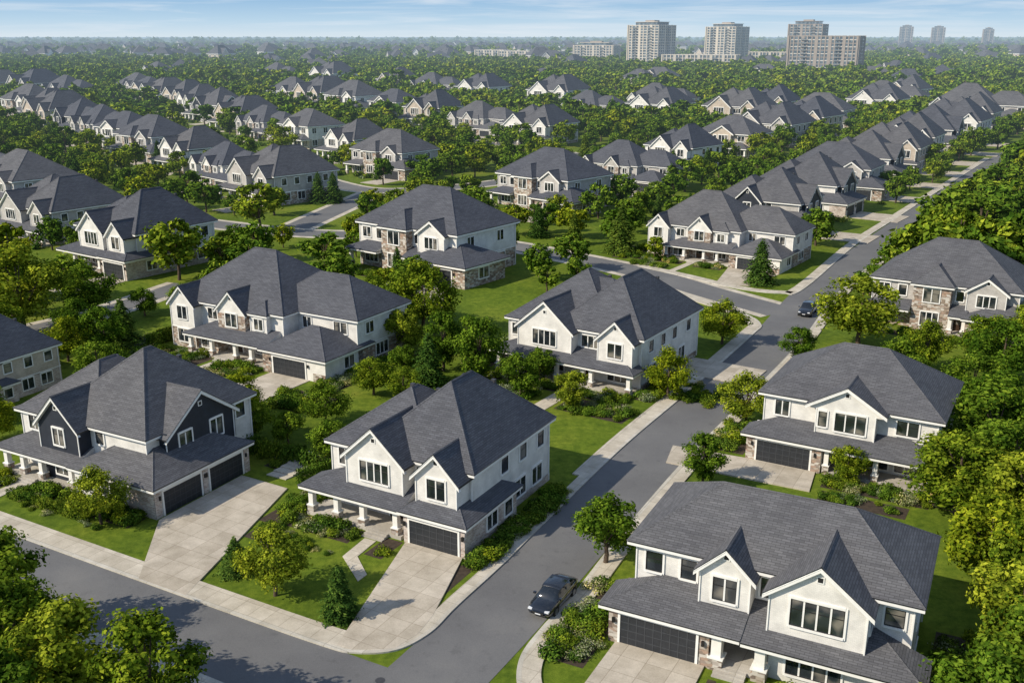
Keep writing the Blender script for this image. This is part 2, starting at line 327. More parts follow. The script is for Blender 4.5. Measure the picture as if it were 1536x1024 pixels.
def specB(p):
    p.V(1,21,4,20,0,6.8);p.H(1,21,4,20,6.8,.76)
    p.V(19,31,7,18,0,6.8);p.H(15,31,7,18,6.8,.7)
    p.V(1.2,5.8,2.6,6,0,6.6);p.G('F',1.2,5.8,2.6,10,6.3,1.0)
    p.V(10.2,15.2,2.8,6,3,6.5,'stone_walls');p.G('F',10.2,15.2,2.8,11,6.4,1.0)
    p.V(15.8,18.8,3.2,6,3,6.2);p.H(15.8,18.8,3.2,8,6.6,.8,.35)
    p.V(20.5,31,.3,8,0,3.1);p.H(20.5,31,.3,9.5,3.15,.52)
    p.S(5.8,20.4,.9,4,3.0,4.4,1,0);p.PF(5.8,20.4,1,4,12.5)
    p.V(6.6,10.4,2.2,4.1,.0,2.95,'stone_walls')
    for x in(6.2,10.2,14.6,17.5):p.C(x,1.3,2.7)
    p.W('F',2.6,3.5,4.2,1.7,1.7);p.W('F',2.6,3.5,.9,2,1.7);p.W('F',4,8,4.5,1.6,1.4);p.W('F',2.8,12.7,4.3,1.9,1.7)
    p.W('F',3.2,17.3,4.4,1.4,1.4);p.W('F',7,22.5,4.6,1.3,1.4);p.W('F',7,28.2,4.6,2,1.4);p.W('F',2.2,8.5,.9,2.0,1.6)
    p.D('F',4,12.5,1.5);p.W('F',4,17,.8,2.4,1.7)
    p.GD('F',.3,25,5.4);p.fb('stone_walls','F',.3,20.5,21.9,0,3,0,.06);p.fb('stone_walls','F',.3,29,31,0,1.1,0,.06)
    for y in(9.5,14.5):p.W('R',31,y,4.5,1.5,1.4)
    p.W('R',31,5,1,1.8,1.4);p.W('R',31,12,1,2.4,1.5)
    for y in(8,14):p.W('L',1,y,4.4,1.4,1.4);p.W('L',1,y,1,1.4,1.4)
    for x in(4,9,14,24):p.W('B',20 if x<20 else 18,x,4.4,1.6,1.4)
    return 31,20
def specD(p):
    p.V(.6,20,3,20.5,0,6.8);p.H(.6,20,3,20.5,6.8,.5);p.H(.6,15,4,19,6.79,.74,.5,False);p.H(8,20,3,20.5,6.805,.9,.48,False)
    p.V(3,11,1.4,6,3.3,6.6);p.G('F',3,11,1.4,12,6.4,.85)
    p.V(14.8,19.6,1.2,6,3.3,6.6);p.G('F',14.8,19.6,1.2,9,6.4,.95)
    p.S(0,20.2,0,3,3.0,4.4,1,1);p.PF(.2,20,.1,3,12.4)
    for x in(.6,5,9.4,13.2,14.4,19.6):p.C(x,.5,2.7)
    p.W('F',1.4,7,4.3,3.2,1.8);p.W('F',3,1.8,4.5,1.2,1.4);p.W('F',3,12.9,4.5,2.4,1.4);p.W('F',1.2,17.2,4.3,1.8,1.7)
    p.W('F',3,3,.7,2.6,2);p.W('F',3,7.5,.7,2.8,2);p.D('F',3,12.4,1.8);p.W('F',3,16.8,.7,2.6,2)
    for y in(5.5,9,12.5,17):p.W('R',20,y,4.5,1.2,1.4)
    for y in(6,10,15):p.W('R',20,y,1.0,1.8,1.6)
    p.fb('stone_walls','R',20,3.1,20.4,0,.8,0,.07)
    for y in(8,14):p.W('L',.6,y,4.5,1.4,1.4)
    for x in(4,9,15):p.W('B',20.5,x,4.5,1.6,1.4)
    return 20,20.5
def specF(p):
    p.V(.6,20,3,17,0,6.8);p.H(.6,20,3,17,6.8,.7)
    p.V(6.5,11.5,1.6,6,0,6.8,'stone_walls');p.H(6.5,11.5,1.6,12,6.8,.8,.45)
    p.V(13.5,18.5,2.0,6,3.2,6.6);p.G('F',13.5,18.5,2.0,9,6.5,.7)
    p.V(14,24,-.2,9,0,3.1,'stone_walls');p.H(14,24,-.2,9,3.15,.45,.6)
    p.S(0,6.4,.8,3,3.0,4.0,1,0);p.S(11.6,13.9,.6,3,3.0,4.1,0,0)
    p.PF(11.6,14,.6,3,12.7);p.C(.4,1.2,2.7);p.C(11.9,.9,2.7);p.C(13.7,.9,2.7)
    p.W('F',1.6,9,4.3,2,1.8);p.W('F',1.6,9,.9,2.2,1.8);p.W('F',3,2.2,4.5,1.5,1.4);p.W('F',3,4.8,4.5,1,1.4);p.W('F',3,3,.8,2.4,1.7)
    p.W('F',2,16,4.4,2.2,1.5);p.W('F',3,12.5,4.6,.9,1.3);p.GD('F',-.2,19,5.2);p.D('F',3,12.7,1.3)
    p.W('R',20,6,4.5,1.4,1.4);p.W('R',20,13,4.5,1.4,1.4);p.W('R',20,13,.9,2,1.6);p.W('R',24,4,1,2,1.4)
    for y in(6,12):p.W('L',.6,y,4.5,1.4,1.4);p.W('L',.6,y,.9,1.8,1.5)
    for x in(4,9,15):p.W('B',17,x,4.5,1.6,1.4)
    return 24,17
def specE(p):
    p.V(.8,20,3.2,13,0,6.9);p.H(.8,20,3.2,13,6.9,.64,.6)
    p.V(6.0,9.6,1.8,5,3.3,6.8);p.G('F',6.0,9.6,1.8,8,6.5,.95)
    p.V(11.0,17.4,1.0,6,3.3,6.7);p.G('F',11.0,17.4,1.0,8,6.5,.78)
    p.V(0,7.4,0,4,0,3.05,'stone_walls')
    p.S(-.3,9.6,-.1,3.2,3.1,4.5,1,0);p.S(9.6,21,-.1,3.2,3.0,4.4,0,1)
    p.PF(7.5,11.2,.2,3.2,9.0);p.V(11.3,18,.9,3.3,0,3.0)
    p.C(7.9,.4,2.75,.7);p.C(10.9,.4,2.75,.7);p.C(18.6,.4,2.7,.4,False);p.C(20.6,.4,2.7,.4,False);p.PF(18.1,20.9,.2,3.2)
    p.W('F',3.2,2.2,4.6,1.2,1.5);p.W('F',3.2,4.8,4.6,1.1,1.5);p.W('F',1.8,7.8,4.4,1.6,1.7);p.W('F',1,14.2,4.4,3.3,1.9)
    p.W('F',3.2,10.35,4.7,.7,1.4);p.W('F',3.2,18.8,4.8,1.2,1.3);p.W('F',.9,14.3,.7,3.4,1.8);p.D('F',3.2,9.2,1.5);p.W('F',3.2,19,.8,1.6,1.8)
    p.GD('F',0,3.7,5.6,2.45)
    p.W('R',17.4,2.4,4.6,.9,1.4);p.W('R',20,5.5,4.7,1,1.3);p.W('R',20,9.5,4.7,1.6,1.3);p.W('R',20,8,.9,2.4,1.7)
    p.W('L',.8,6,4.5,1.2,1.4);p.W('L',.8,10,4.5,1.2,1.4)
    for x in(4,9,14):p.W('B',13,x,4.5,1.6,1.4)
    return 20,13
def specG(p):
    p.V(1,18,3,15.5,0,6.8);p.H(1,18,3,15.5,6.8,.66,.6)
    p.V(6.6,12.4,1.8,6,3.3,6.7);p.G('F',6.0,13.0,1.8,10,6.7,.6,'walls',.45)
    p.V(.2,7.8,.3,4,0,3.05);p.S(0,18.4,.2,3,3.0,4.3,1,1);p.PF(8,18.2,.3,3,10.5)
    for x in(8.3,13,17.9):p.C(x,.6,2.7,.45)
    p.W('F',3,2.9,4.5,1.3,1.5);p.W('F',1.8,7.3,4.5,.8,1.5);p.W('F',1.8,10,4.3,2.8,1.8);p.W('F',3,15.2,4.6,1.9,1.4)
    p.GD('F',.3,4,5.4);p.D('F',3,10.2,1.4);p.W('F',3,12.8,.7,1.8,2);p.W('F',3,15.8,.7,2.6,2)
    p.fb('stone_walls','F',.3,.18,1.1,0,2.9,0,.07);p.fb('stone_walls','F',.3,6.9,7.8,0,2.9,0,.07)
    for y in(5,9,13):p.W('R',18,y,4.6,1.3,1.4);p.W('R',18,y,.9,1.6,1.6)
    for y in(7,12):p.W('L',1,y,4.5,1.3,1.4)
    for x in(4,9,14):p.W('B',15.5,x,4.5,1.6,1.4)
    return 18,15.5
SPEC={}
def build_spec(k,fn,wall='walls',low=None):
    p=Parts();p.low=low;w,d=fn(p);ms={}
    for part,(v,f,u) in p.d.items():
        mat=MAT[wall] if part=='walls' else MAT[part]
        ms[part]=mesh_obj(part,v,f,mat,u,link=False)
    SPEC[k]=(ms,w,d)
for k,fn in dict(A=specA,C=specC,D=specD,E=specE,G=specG).items(): build_spec(k,fn)
build_spec('B',specB,'walls','stone_walls');build_spec('F',specF,'walls','stone_walls')
for k,fn,wl,lw in (('b',specB,'walls_grey','stone_walls'),('c',specC,'walls_tan','washed_brick'),('d',specD,'walls_grey','stone_walls'),('a',specA,'walls_grey','stone_walls'),('g',specG,'walls_tan','stone_walls'),('f',specF,'walls_grey','stone_walls'),('t',specD,'walls_tan','washed_brick'),('h',specG,'walls','washed_brick'),('k',specC,'walls','stone_walls')):
    build_spec(k,fn,wl,lw)
HOUSES=[]
def house(k,x,y,rot,s=1,center=False):
    ms,w,d=SPEC[k];a=rad(rot);c,sn=math.cos(a),math.sin(a)
    if center: ox,oy=x-(w/2*c-d/2*sn)*s,y-(w/2*sn+d/2*c)*s
    else: ox,oy=x,y
    e=bpy.data.objects.new('brick_house',None);COL.objects.link(e);e.location=(ox,oy,0);e.rotation_euler=(0,0,a);e.scale=(s,s,s);e.empty_display_size=.1
    for part,me in ms.items():
        if y>330 and part in('lamp','roof_vents','garage_rails','steps'): continue
        o=bpy.data.objects.new(part,me);COL.objects.link(o);o.parent=e
    HOUSES.append((ox+(w/2*c-d/2*sn)*s,oy+(w/2*sn+d/2*c)*s,w/2*s,d/2*s,a))
    return ox,oy,a,s,w,d
hA=house('A',-51,91.5,-28);hB=house('B',-50.5,134,-30);hC=house('C',-19,83,-29);hD=house('D',-2.5,124.5,-33)
hE=house('E',7,63,-27);hG=house('G',24,95.5,-30)
hF=house('F',-32,186,-37,1.25);hI=house('B',25,196,-35,.95);hH=house('k',-86,186,-35,1.2);hJ=house('f',53,146,-33,1.05)
hA2=house('c',-75,113,-28,.8)
for k,x,y,r,s in [('a',60,227,-34,1.1),('A',76,253,-36,1.15),('f',92,280,-33,1.15),('A',108,307,-34,1.2),('t',124,334,-33,1.2),('C',141,361,-33,1.35),('a',160,390,-33,1.4),('D',182,424,-35,1.4),('c',206,460,-35,1.5),('b',232,505,-35,1.5)]:
    house(k,x,y,r,s,True)
def row(kinds,p0,p1,n,rot,s0,s1):
    for i in range(n):
        t=i/(n-1);x=p0[0]+(p1[0]-p0[0])*t+R.uniform(-2.5,2.5);y=p0[1]+(p1[1]-p0[1])*t+R.uniform(-2.5,2.5);s=s0+(s1-s0)*t+R.uniform(-.07,.07)
        k=kinds[i%len(kinds)]
        if k in 'Bb': s*=.82
        house(k,x,y,rot+R.uniform(-6,6),s,True)
row('fbCgdc',(12,258),(150,486),7,-38,1.2,1.4)
row('dBkfhbatcF',(-62,270),(-262,556),10,-42,1.12,1.4)
row('dfbchD',(-100,218),(-205,362),5,-38,1.1,1.25)
row('fChbtakcDg',(-35,320),(-268,738),11,-43,1.15,1.5)
row('DbchFtB',(12,418),(-140,670),7,-40,1.3,1.55)
row('bDtc',(42,548),(112,505),3,-40,1.35,1.4)
row('hbfD',(-235,395),(-370,600),5,-40,1.25,1.4)
row('cBD',(140,545),(30,640),3,-40,1.45,1.5)
row('DbcB',(200,565),(255,660),3,-38,1.45,1.5)
row('BdcDb',(-300,700),(-420,800),4,-40,1.5,1.6)
row('bD',(-215,950),(-160,920),2,-40,1.7,1.7)
row('Dbc',(-20,700),(-90,800),3,-40,1.5,1.6)
# ------------------------------------------------------------------ ground, roads
def sheet(name,pts,z,mat):
    return mesh_obj(name,[(x,y,z) for x,y in pts],[tuple(range(len(pts)))],mat)
sheet('ground',[(-30000,-3000),(30000,-3000),(30000,60000),(-30000,60000)],0,GRASS)
def smooth(pts,n=6):
    P=[np.array(p,float) for p in pts];P=[2*P[0]-P[1]]+P+[2*P[-1]-P[-2]];o=[]
    for i in range(1,len(P)-2):
        for k in range(n):
            t=k/n;o.append(.5*((2*P[i])+(-P[i-1]+P[i+1])*t+(2*P[i-1]-5*P[i]+4*P[i+1]-P[i+2])*t*t+(-P[i-1]+3*P[i]-3*P[i+1]+P[i+2])*t**3))
    o.append(P[-2]);return o
def offs(pl,d):
    o=[]
    for i,p in enumerate(pl):
        a=pl[max(0,i-1)];b=pl[min(len(pl)-1,i+1)];t=(b-a)/np.linalg.norm(b-a);o.append(p+np.array((t[1],-t[0]))*d)
    return o
ROADS=[]
def strip(name,pl,d0,d1,z,mat,base=None):
    a,b=offs(pl,d0),offs(pl,d1);v=[];f=[];n=len(pl)
    for p,q in zip(a,b): v+= [(p[0],p[1],z),(q[0],q[1],z)]
    for i in range(n-1): f.append((2*i,2*i+1,2*i+3,2*i+2))
    if base is not None:
        m=len(v)
        for p,q in zip(a,b): v+= [(p[0],p[1],base),(q[0],q[1],base)]
        for i in range(n-1):
            f.append((2*i,2*i+2,m+2*i+2,m+2*i));f.append((2*i+1,2*i+3,m+2*i+3,m+2*i+1))
        f.append((0,1,m+1,m));f.append((2*n-2,2*n-1,m+2*n-1,m+2*n-2))
    return mesh_obj(name,v,f,mat)
def road(pts,w,z,verge=0):
    pl=smooth(pts);strip('road',pl,-w/2,w/2,z,ASPH)
    for p in pl:ROADS.append((p[0],p[1],w/2+verge))
    return pl
S1=road([(-100,106),(-47.2,76.8),(-15.5,59.5),(14,43.5),(40,29)],6.8,.020)
MAIN=road([(-13,44),(-7.5,54.5),(-1.1,66.1),(6.8,81.4),(15.4,97.9),(25.8,116.1),(38.8,139.5),(53.5,168.5),(76,205),(98,240),(139,304),(175,360),(230,440)],7.0,.024,2)
KL=smooth([(-100,110.2),(-45.6,79.8),(-24.2,67.9),(-13.9,62.3),(-11.2,61.3),(-8.3,61.6),(-6.0,63.8),(-4.2,67.4),(-0.5,74.2),(3.9,83.0),(12.5,99.6),(22.9,117.7),(35.2,139.9),(38.0,146),(36.5,153),(30.5,163),(23,174)])
strip('kerb',KL,-.35,0,.13,KERB,0);strip('sidewalk',KL[:38],-2.3,-.352,.126,CONC,0);strip('sidewalk',KL[37:58],-1.2,-.352,.1255,CONC,0);strip('sidewalk',KL[57:],-2.0,-.352,.126,CONC,0)
KR=smooth([(36,36),(14,47.5),(3,53.6),(0.6,56.6),(0.5,60.5),(2.2,64.5),(5,69.5),(9.9,79.7),(18.5,96.2),(28.9,114.4),(41.9,137.8),(56.6,166.9),(79.1,203.4),(101.1,238.4),(142,302),(178,358)])
strip('kerb',KR,0,.35,.13,KERB,0);strip('sidewalk',KR,.352,1.7,.126,CONC,0)
KU=smooth([(24,186),(31,178),(39,168.5),(46,165),(51,168.5),(72.8,207),(94.9,241.8),(136,306),(172,362)])
strip('kerb',KU,-.35,0,.13,KERB,0);strip('sidewalk',KU,-1.9,-.352,.126,CONC,0)
KN=smooth([(-100,102.4),(-48.9,73.8),(-17.2,56.5),(-13.5,53.5),(-14,50),(-17,44)])
strip('kerb',KN,0,.35,.13,KERB,0);strip('sidewalk',KN,.352,2.0,.126,CONC,0)
def minor(pts,w,z):
    pl=smooth(pts);strip('sidewalk',pl,-w/2-1.5,w/2+1.5,z-.003,CONC);strip('road',pl,-w/2,w/2,z,ASPH)
    for p in pl:ROADS.append((p[0],p[1],w/2+2.5))
minor([(43,153),(34,166),(25,180),(10,196),(-5,209),(-25,216),(-50,221),(-75,234)],7,.0165)
minor([(30,335),(5,310),(-15,292),(-38,284),(-56,302),(-78,342),(-101,382),(-130,432),(-167,497),(-210,562),(-260,630)],7.5,.013)
minor([(-38,284),(-44,255),(-50,225)],7,.0095)
minor([(-85,128),(-67,150),(-58,172)],5,.0090)
minor([(30,335),(60,380),(95,430),(130,490)],7,.0080)
minor([(-60,480),(-20,430),(20,380),(35,345)],7,.0075)
DRV=[]
def loc(h,x,y):
    ox,oy,a,s,w,d=h;return (ox+(x*math.cos(a)-y*math.sin(a))*s,oy+(x*math.sin(a)+y*math.cos(a))*s)
def slab(name,pts,z,mat):
    n=len(pts);v=[(x,y,z) for x,y in pts]+[(x,y,0) for x,y in pts];f=[tuple(range(n))]+[(i,(i+1)%n,n+(i+1)%n,n+i) for i in range(n)]
    mesh_obj(name,v,f,mat);DRV.append(pts)
slab('driveway',[loc(hC,11.2,-.05),loc(hC,17,-.05),(-6.0,66.0),(-6.9,63.6),(-8.4,61.8),(-11.4,61.6),(-12.6,62.3)],.137,DRIVE)
slab('driveway',[(-32,81.6),(-27,91.2),(-21.8,88.2),(-25.6,68.9),(-30.2,71.4)],.137,DRIVE)
slab('driveway',[loc(hE,.6,-.05),loc(hE,7.2,-.05),loc(hE,7.4,-13),loc(hE,.4,-13)],.137,DRIVE)
slab('driveway',[loc(hG,1,.2),loc(hG,7.4,.2),loc(hG,8,-4.5),loc(hG,-6.5,-5),loc(hG,-7.5,-.5)],.137,DRIVE)
slab('driveway',[loc(hB,21.8,.2),loc(hB,28.4,.2),loc(hB,28.4,-9),loc(hB,21.8,-9)],.08,DRIVE)
slab('driveway',[loc(hD,20.2,12),loc(hD,20.2,19),loc(hD,30.5,19),loc(hD,30.5,12)],.135,DRIVE)
slab('driveway',[loc(hI,20.5,.2),loc(hI,31,.2),loc(hI,30,-12),loc(hI,24,-14)],.06,DRIVE)
slab('driveway',[loc(hF,16,-.2),loc(hF,22,-.2),loc(hF,28,-9),loc(hF,22,-12)],.06,DRIVE)
slab('driveway',[loc(hH,11.2,.0),loc(hH,17,.0),loc(hH,20,-10),loc(hH,13,-10)],.06,DRIVE)
slab('garden_path',[loc(hC,7.6,-1.1),loc(hC,8.8,-1.1),loc(hC,9.0,-4),loc(hC,11.5,-6),loc(hC,11.5,-7.2),loc(hC,7.9,-4.6)],.05,CONC)
slab('garden_path',[loc(hD,11.4,-1.1),loc(hD,13.4,-1.1),loc(hD,13.4,-10),loc(hD,11.4,-10)],.05,CONC)
slab('garden_path',[loc(hA,2.7,-.5),loc(hA,4.2,-.5),loc(hA,4.2,-8.8),loc(hA,2.7,-8.8)],.05,CONC)
slab('garden_path',[loc(hB,11.8,-.2),loc(hB,13.2,-.2),loc(hB,13.2,-5),loc(hB,21.8,-5),loc(hB,21.8,-6.2),loc(hB,11.8,-6.2)],.05,CONC)
slab('garden_path',[loc(hI,11.8,-.2),loc(hI,13.2,-.2),loc(hI,13.2,-11),loc(hI,11.8,-11)],.05,CONC)
slab('garden_path',[loc(hF,12,-.4),loc(hF,13.4,-.4),loc(hF,13.4,-6),loc(hF,20,-6),loc(hF,20,-7.2),loc(hF,12,-7.2)],.05,CONC)
for i in range(6):
    a_,b_=(-24.6+i*.55,91.5+i*.75),(-22.4+i*.55,90.3+i*.75)
    slab('garden_steps',[a_,b_,(b_[0]+.55,b_[1]+.73),(a_[0]+.55,a_[1]+.73)],.1+.12*i,CONC)
for h in HOUSES[11:19]:
    cx,cy,hw,hd,a=h;c,s_=math.cos(a),math.sin(a)
    P=lambda x,y:(cx+x*c-y*s_,cy+x*s_+y*c)
    slab('driveway',[P(hw,-hd*.8),P(hw,hd*.25),P(hw+12,hd*.25),P(hw+12,-hd*.8)],.125,DRIVE)
for h in HOUSES[21:60]:
    cx,cy,hw,hd,a=h;c,s_=math.cos(a),math.sin(a)
    P=lambda x,y:(cx+x*c-y*s_,cy+x*s_+y*c)
    slab('driveway',[P(hw*.35,-hd),P(hw*.85,-hd),P(hw*.95,-hd-11),P(hw*.4,-hd-11)],.055,DRIVE)
for x,y in((-9,58.2),(9.5,85.5),(30,122)):
    mesh_obj('manhole_cover',[(x+.35*math.cos(t*math.pi/8),y+.35*math.sin(t*math.pi/8),.032) for t in range(16)],[tuple(range(16))],MAT['roof_vents'])
# ------------------------------------------------------------------ foliage prototypes
def leaves(c,n,size,aspect=.62,jit=.42):
    N=len(c);t=NR.normal(size=(N,3));n=n+NR.normal(size=(N,3))*jit;n/=np.linalg.norm(n,axis=1,keepdims=True)
    t-=n*(t*n).sum(1,keepdims=True);t/=np.linalg.norm(t,axis=1,keepdims=True);b=np.cross(n,t)
    s=(size*NR.uniform(.6,1.3,(N,1)))
    return np.stack([c+t*s,c+b*s*aspect,c-t*s,c-b*s*aspect],1).reshape(-1,3)
def tube(pts,r0,r1,seg=6):
    v=[];f=[];n=len(pts)
    for i,p in enumerate(pts):
        r=r0+(r1-r0)*i/(n-1)
        for k in range(seg):
            a=2*math.pi*k/seg;v.append((p[0]+r*math.cos(a),p[1]+r*math.sin(a),p[2]))
    for i in range(n-1):
        for k in range(seg): f.append((i*seg+k,i*seg+(k+1)%seg,(i+1)*seg+(k+1)%seg,(i+1)*seg+k))
    return v,f
def assemble(name,lv,tubes,leafmat):
    n=len(lv)//4;tv=[];tf=[]
    for v,f in tubes:
        o=len(tv);tv+=v;tf+=[tuple(i+o for i in q) for q in f]
    V=np.concatenate([lv,np.array(tv).reshape(-1,3)]) if tv else lv
    F=np.arange(n*4).reshape(-1,4)
    if tf:F=np.concatenate([F,np.array(tf)+n*4])
    me=bpy.data.meshes.new(name);me.vertices.add(len(V));me.vertices.foreach_set('co',V.astype(np.float32).ravel())
    me.loops.add(len(F)*4);me.loops.foreach_set('vertex_index',F.astype(np.int32).ravel())
    me.polygons.add(len(F));me.polygons.foreach_set('loop_start',np.arange(0,len(F)*4,4,dtype=np.int32))
    try: me.polygons.foreach_set('loop_total',np.full(len(F),4,dtype=np.int32))
    except Exception: pass
    me.materials.append(leafmat);me.materials.append(BARK)
    mi=np.zeros(len(F),dtype=np.int32);mi[n:]=1;me.polygons.foreach_set('material_index',mi)
    me.update(calc_edges=True);me.validate();return me
def deciduous(name,nl,leaf,K=22,wid=3.0,seed=1,mat=None,zc=5.4):
    rs=np.random.RandomState(seed);cs=[];rr=[]
    while len(cs)<K:
        d=rs.normal(size=3);d/=np.linalg.norm(d);q=rs.uniform(.45,1)**.6
        z=zc+d[2]*3.4*q;w=wid*(1.0 if z<6 else 1-.35*(z-6)/3)
        cs.append((d[0]*w*q,d[1]*w*q,z));rr.append(rs.uniform(.7,1.45)*(1.15 if z<6.5 else .9))
    cs=np.array(cs);rr=np.array(rr);pr=rr**2/np.sum(rr**2);idx=rs.choice(K,nl,p=pr)
    d=rs.normal(size=(nl,3));d[:,2]+=.25;d/=np.linalg.norm(d,axis=1,keepdims=True)
    rad_=rs.uniform(0,1,(nl,1))**.36;lump=1+.22*np.sin(d[:,:1]*7+idx[:,None])+.2*np.sin(d[:,1:2]*9+idx[:,None]*2)
    c=cs[idx]+d*rr[idx][:,None]*rad_*lump*np.array([1,1,.85])
    lv=leaves(c,d*.9+np.array([0,0,.3]),leaf)
    tb=[tube([(0,0,-.1),(.08,.03,1.2),(-.04,.1,2.8),(.05,0,4.5),(0,0,7)],.24,.06,8)]
    for k in range(9):
        e=cs[k%K];z0=1.6+.35*k;tb.append(tube([(0,0,z0),(e[0]*.4,e[1]*.4,z0+(e[2]-z0)*.5),(e[0]*.9,e[1]*.9,e[2])],.1,.03,5))
    return assemble(name,lv,tb,mat or LEAF)
def conifer(name,nl,leaf,rb=2.1,seed=1):
    rs=np.random.RandomState(seed);u=rs.uniform(0,1,nl)
    z=np.clip(.3+9.7*(1-np.sqrt(1-u)),.3,9.95)
    ring=np.floor(z/.75);fr=z/.75-ring
    th=rs.uniform(0,2*np.pi,nl);br=np.cos((th+ring*1.3)*7)*.5+.5
    R0=rb*(1-z/10.2)**.75*(1.15-.35*fr)*(.66+.42*br)*(1+.16*np.sin(th*2+ring*.9+seed))
    q=rs.uniform(.15,1,nl)**.5;c=np.stack([np.cos(th)*R0*q,np.sin(th)*R0*q,z-.25*q*(R0)],1)
    n=np.stack([np.cos(th)*.7,np.sin(th)*.7,np.full(nl,.7)],1);lv=leaves(c,n,leaf,.5)
    return assemble(name,lv,[tube([(0,0,-.1),(0,0,5),(0,0,9.6)],.2,.03,7)],PINE)
def shrub(name,nl,leaf,mat,seed,flat=.8,K=7):
    rs=np.random.RandomState(seed);cs=np.stack([rs.uniform(-.5,.5,K),rs.uniform(-.5,.5,K),rs.uniform(.3,.65,K)*flat],1);rr=rs.uniform(.35,.6,K)
    idx=rs.randint(0,K,nl);d=rs.normal(size=(nl,3));d/=np.linalg.norm(d,axis=1,keepdims=True)
    c=cs[idx]+d*rr[idx][:,None]*(rs.uniform(0,1,(nl,1))**.3)*np.array([1,1,flat]);c[:,2]=np.abs(c[:,2])
    return assemble(name,leaves(c,d+np.array([0,0,.3]),leaf),[tube([(0,0,-.05),(0,0,.4)],.06,.03,5)],mat)
def hedge(name,nl,leaf,seed):
    rs=np.random.RandomState(seed);c=np.stack([rs.uniform(-1,1,nl),rs.uniform(-.4,.4,nl),rs.uniform(0,1,nl)],1)
    ax=rs.randint(0,4,nl);c[ax==0,2]=1;c[ax==1,1]=.4*np.sign(c[ax==1,1]);c[ax==2,1]=-.4
    c+=rs.normal(size=(nl,3))*.05;c[:,2]=np.abs(c[:,2]);n=np.tile(np.array([0,-.3,.6]),(nl,1))
    return assemble(name,leaves(c,n,leaf,jit=.8),[tube([(0,0,-.05),(0,0,.6)],.05,.03,5)],SHRUB)
DEC=[deciduous('deciduous_crown_%d'%i,10000,.17,K,w,i*7+3) for i,(K,w) in enumerate([(26,2.9),(20,2.5),(32,3.3),(24,2.7)])]
BRI=[]
for me in DEC[:3]:
    b=me.copy();b.name='spring_crown';b.materials[0]=BRIGHT;BRI.append(b)
MID=[deciduous('mid_crown_%d'%i,2300,.35,K,w,i*9+23,LEAFD) for i,(K,w) in enumerate([(26,3.0),(20,2.7),(30,3.3),(17,3.2)])]
CON=[conifer('conifer_crown_%d'%i,6000,.19,w,i+2) for i,w in enumerate([2.1,2.6])]
SHR=[shrub('shrub_a',800,.08,SHRUB,1),shrub('shrub_b',800,.075,SHRUB,2,.6,9),shrub('shrub_c',700,.08,LEAFD,3,.9),shrub('shrub_d',700,.065,FLOW,4,.5,9)]
SHF=[shrub('shrub_e',200,.16,SHRUB,11),shrub('shrub_f',200,.15,LEAFD,12,.6,9),shrub('shrub_g',180,.13,FLOW,13,.5,9)]
HED=hedge('hedge_a',1600,.08,5)
FD=[deciduous('far_crown_%d'%i,420,.78,K,w,i*5+40,LEAFD) for i,(K,w) in enumerate([(14,3.4),(18,3.0),(11,3.8),(9,3.2)])]
def put(name,me,x,y,sx,sz,z=0):
    o=bpy.data.objects.new(name,me);COL.objects.link(o);o.location=(x,y,z);o.rotation_euler=(0,0,R.uniform(0,6.28));o.scale=(sx*R.uniform(.93,1.07),sx*R.uniform(.93,1.07),sz);return o
TREES=[]
def tree(x,y,h,r,t='d'):
    TREES.append((x,y,r))
    if t=='b': put('deciduous_tree',R.choice(BRI),x,y,r/3.5,h/9.0)
    elif t=='d': put('deciduous_tree',R.choice(DEC if y<160 else MID),x,y,r/3.5,h/9.0)
    else: put('conifer_tree',R.choice(CON),x,y,r/1.9,h/9.6)
for a in [(-37,81,5.4,2.3),(-18.6,69,5.8,2.5),(-28.6,54.1,8.8,4.2),(26.5,105,6,3.1),(35,60,8.4,4.2),(44,77,9,4.5),(49,134.6,10.5,5.6),(-72,141,13,6),(7,110.5,4.8,2.7),(-15,131,7,3.2)]: tree(*a,'b')
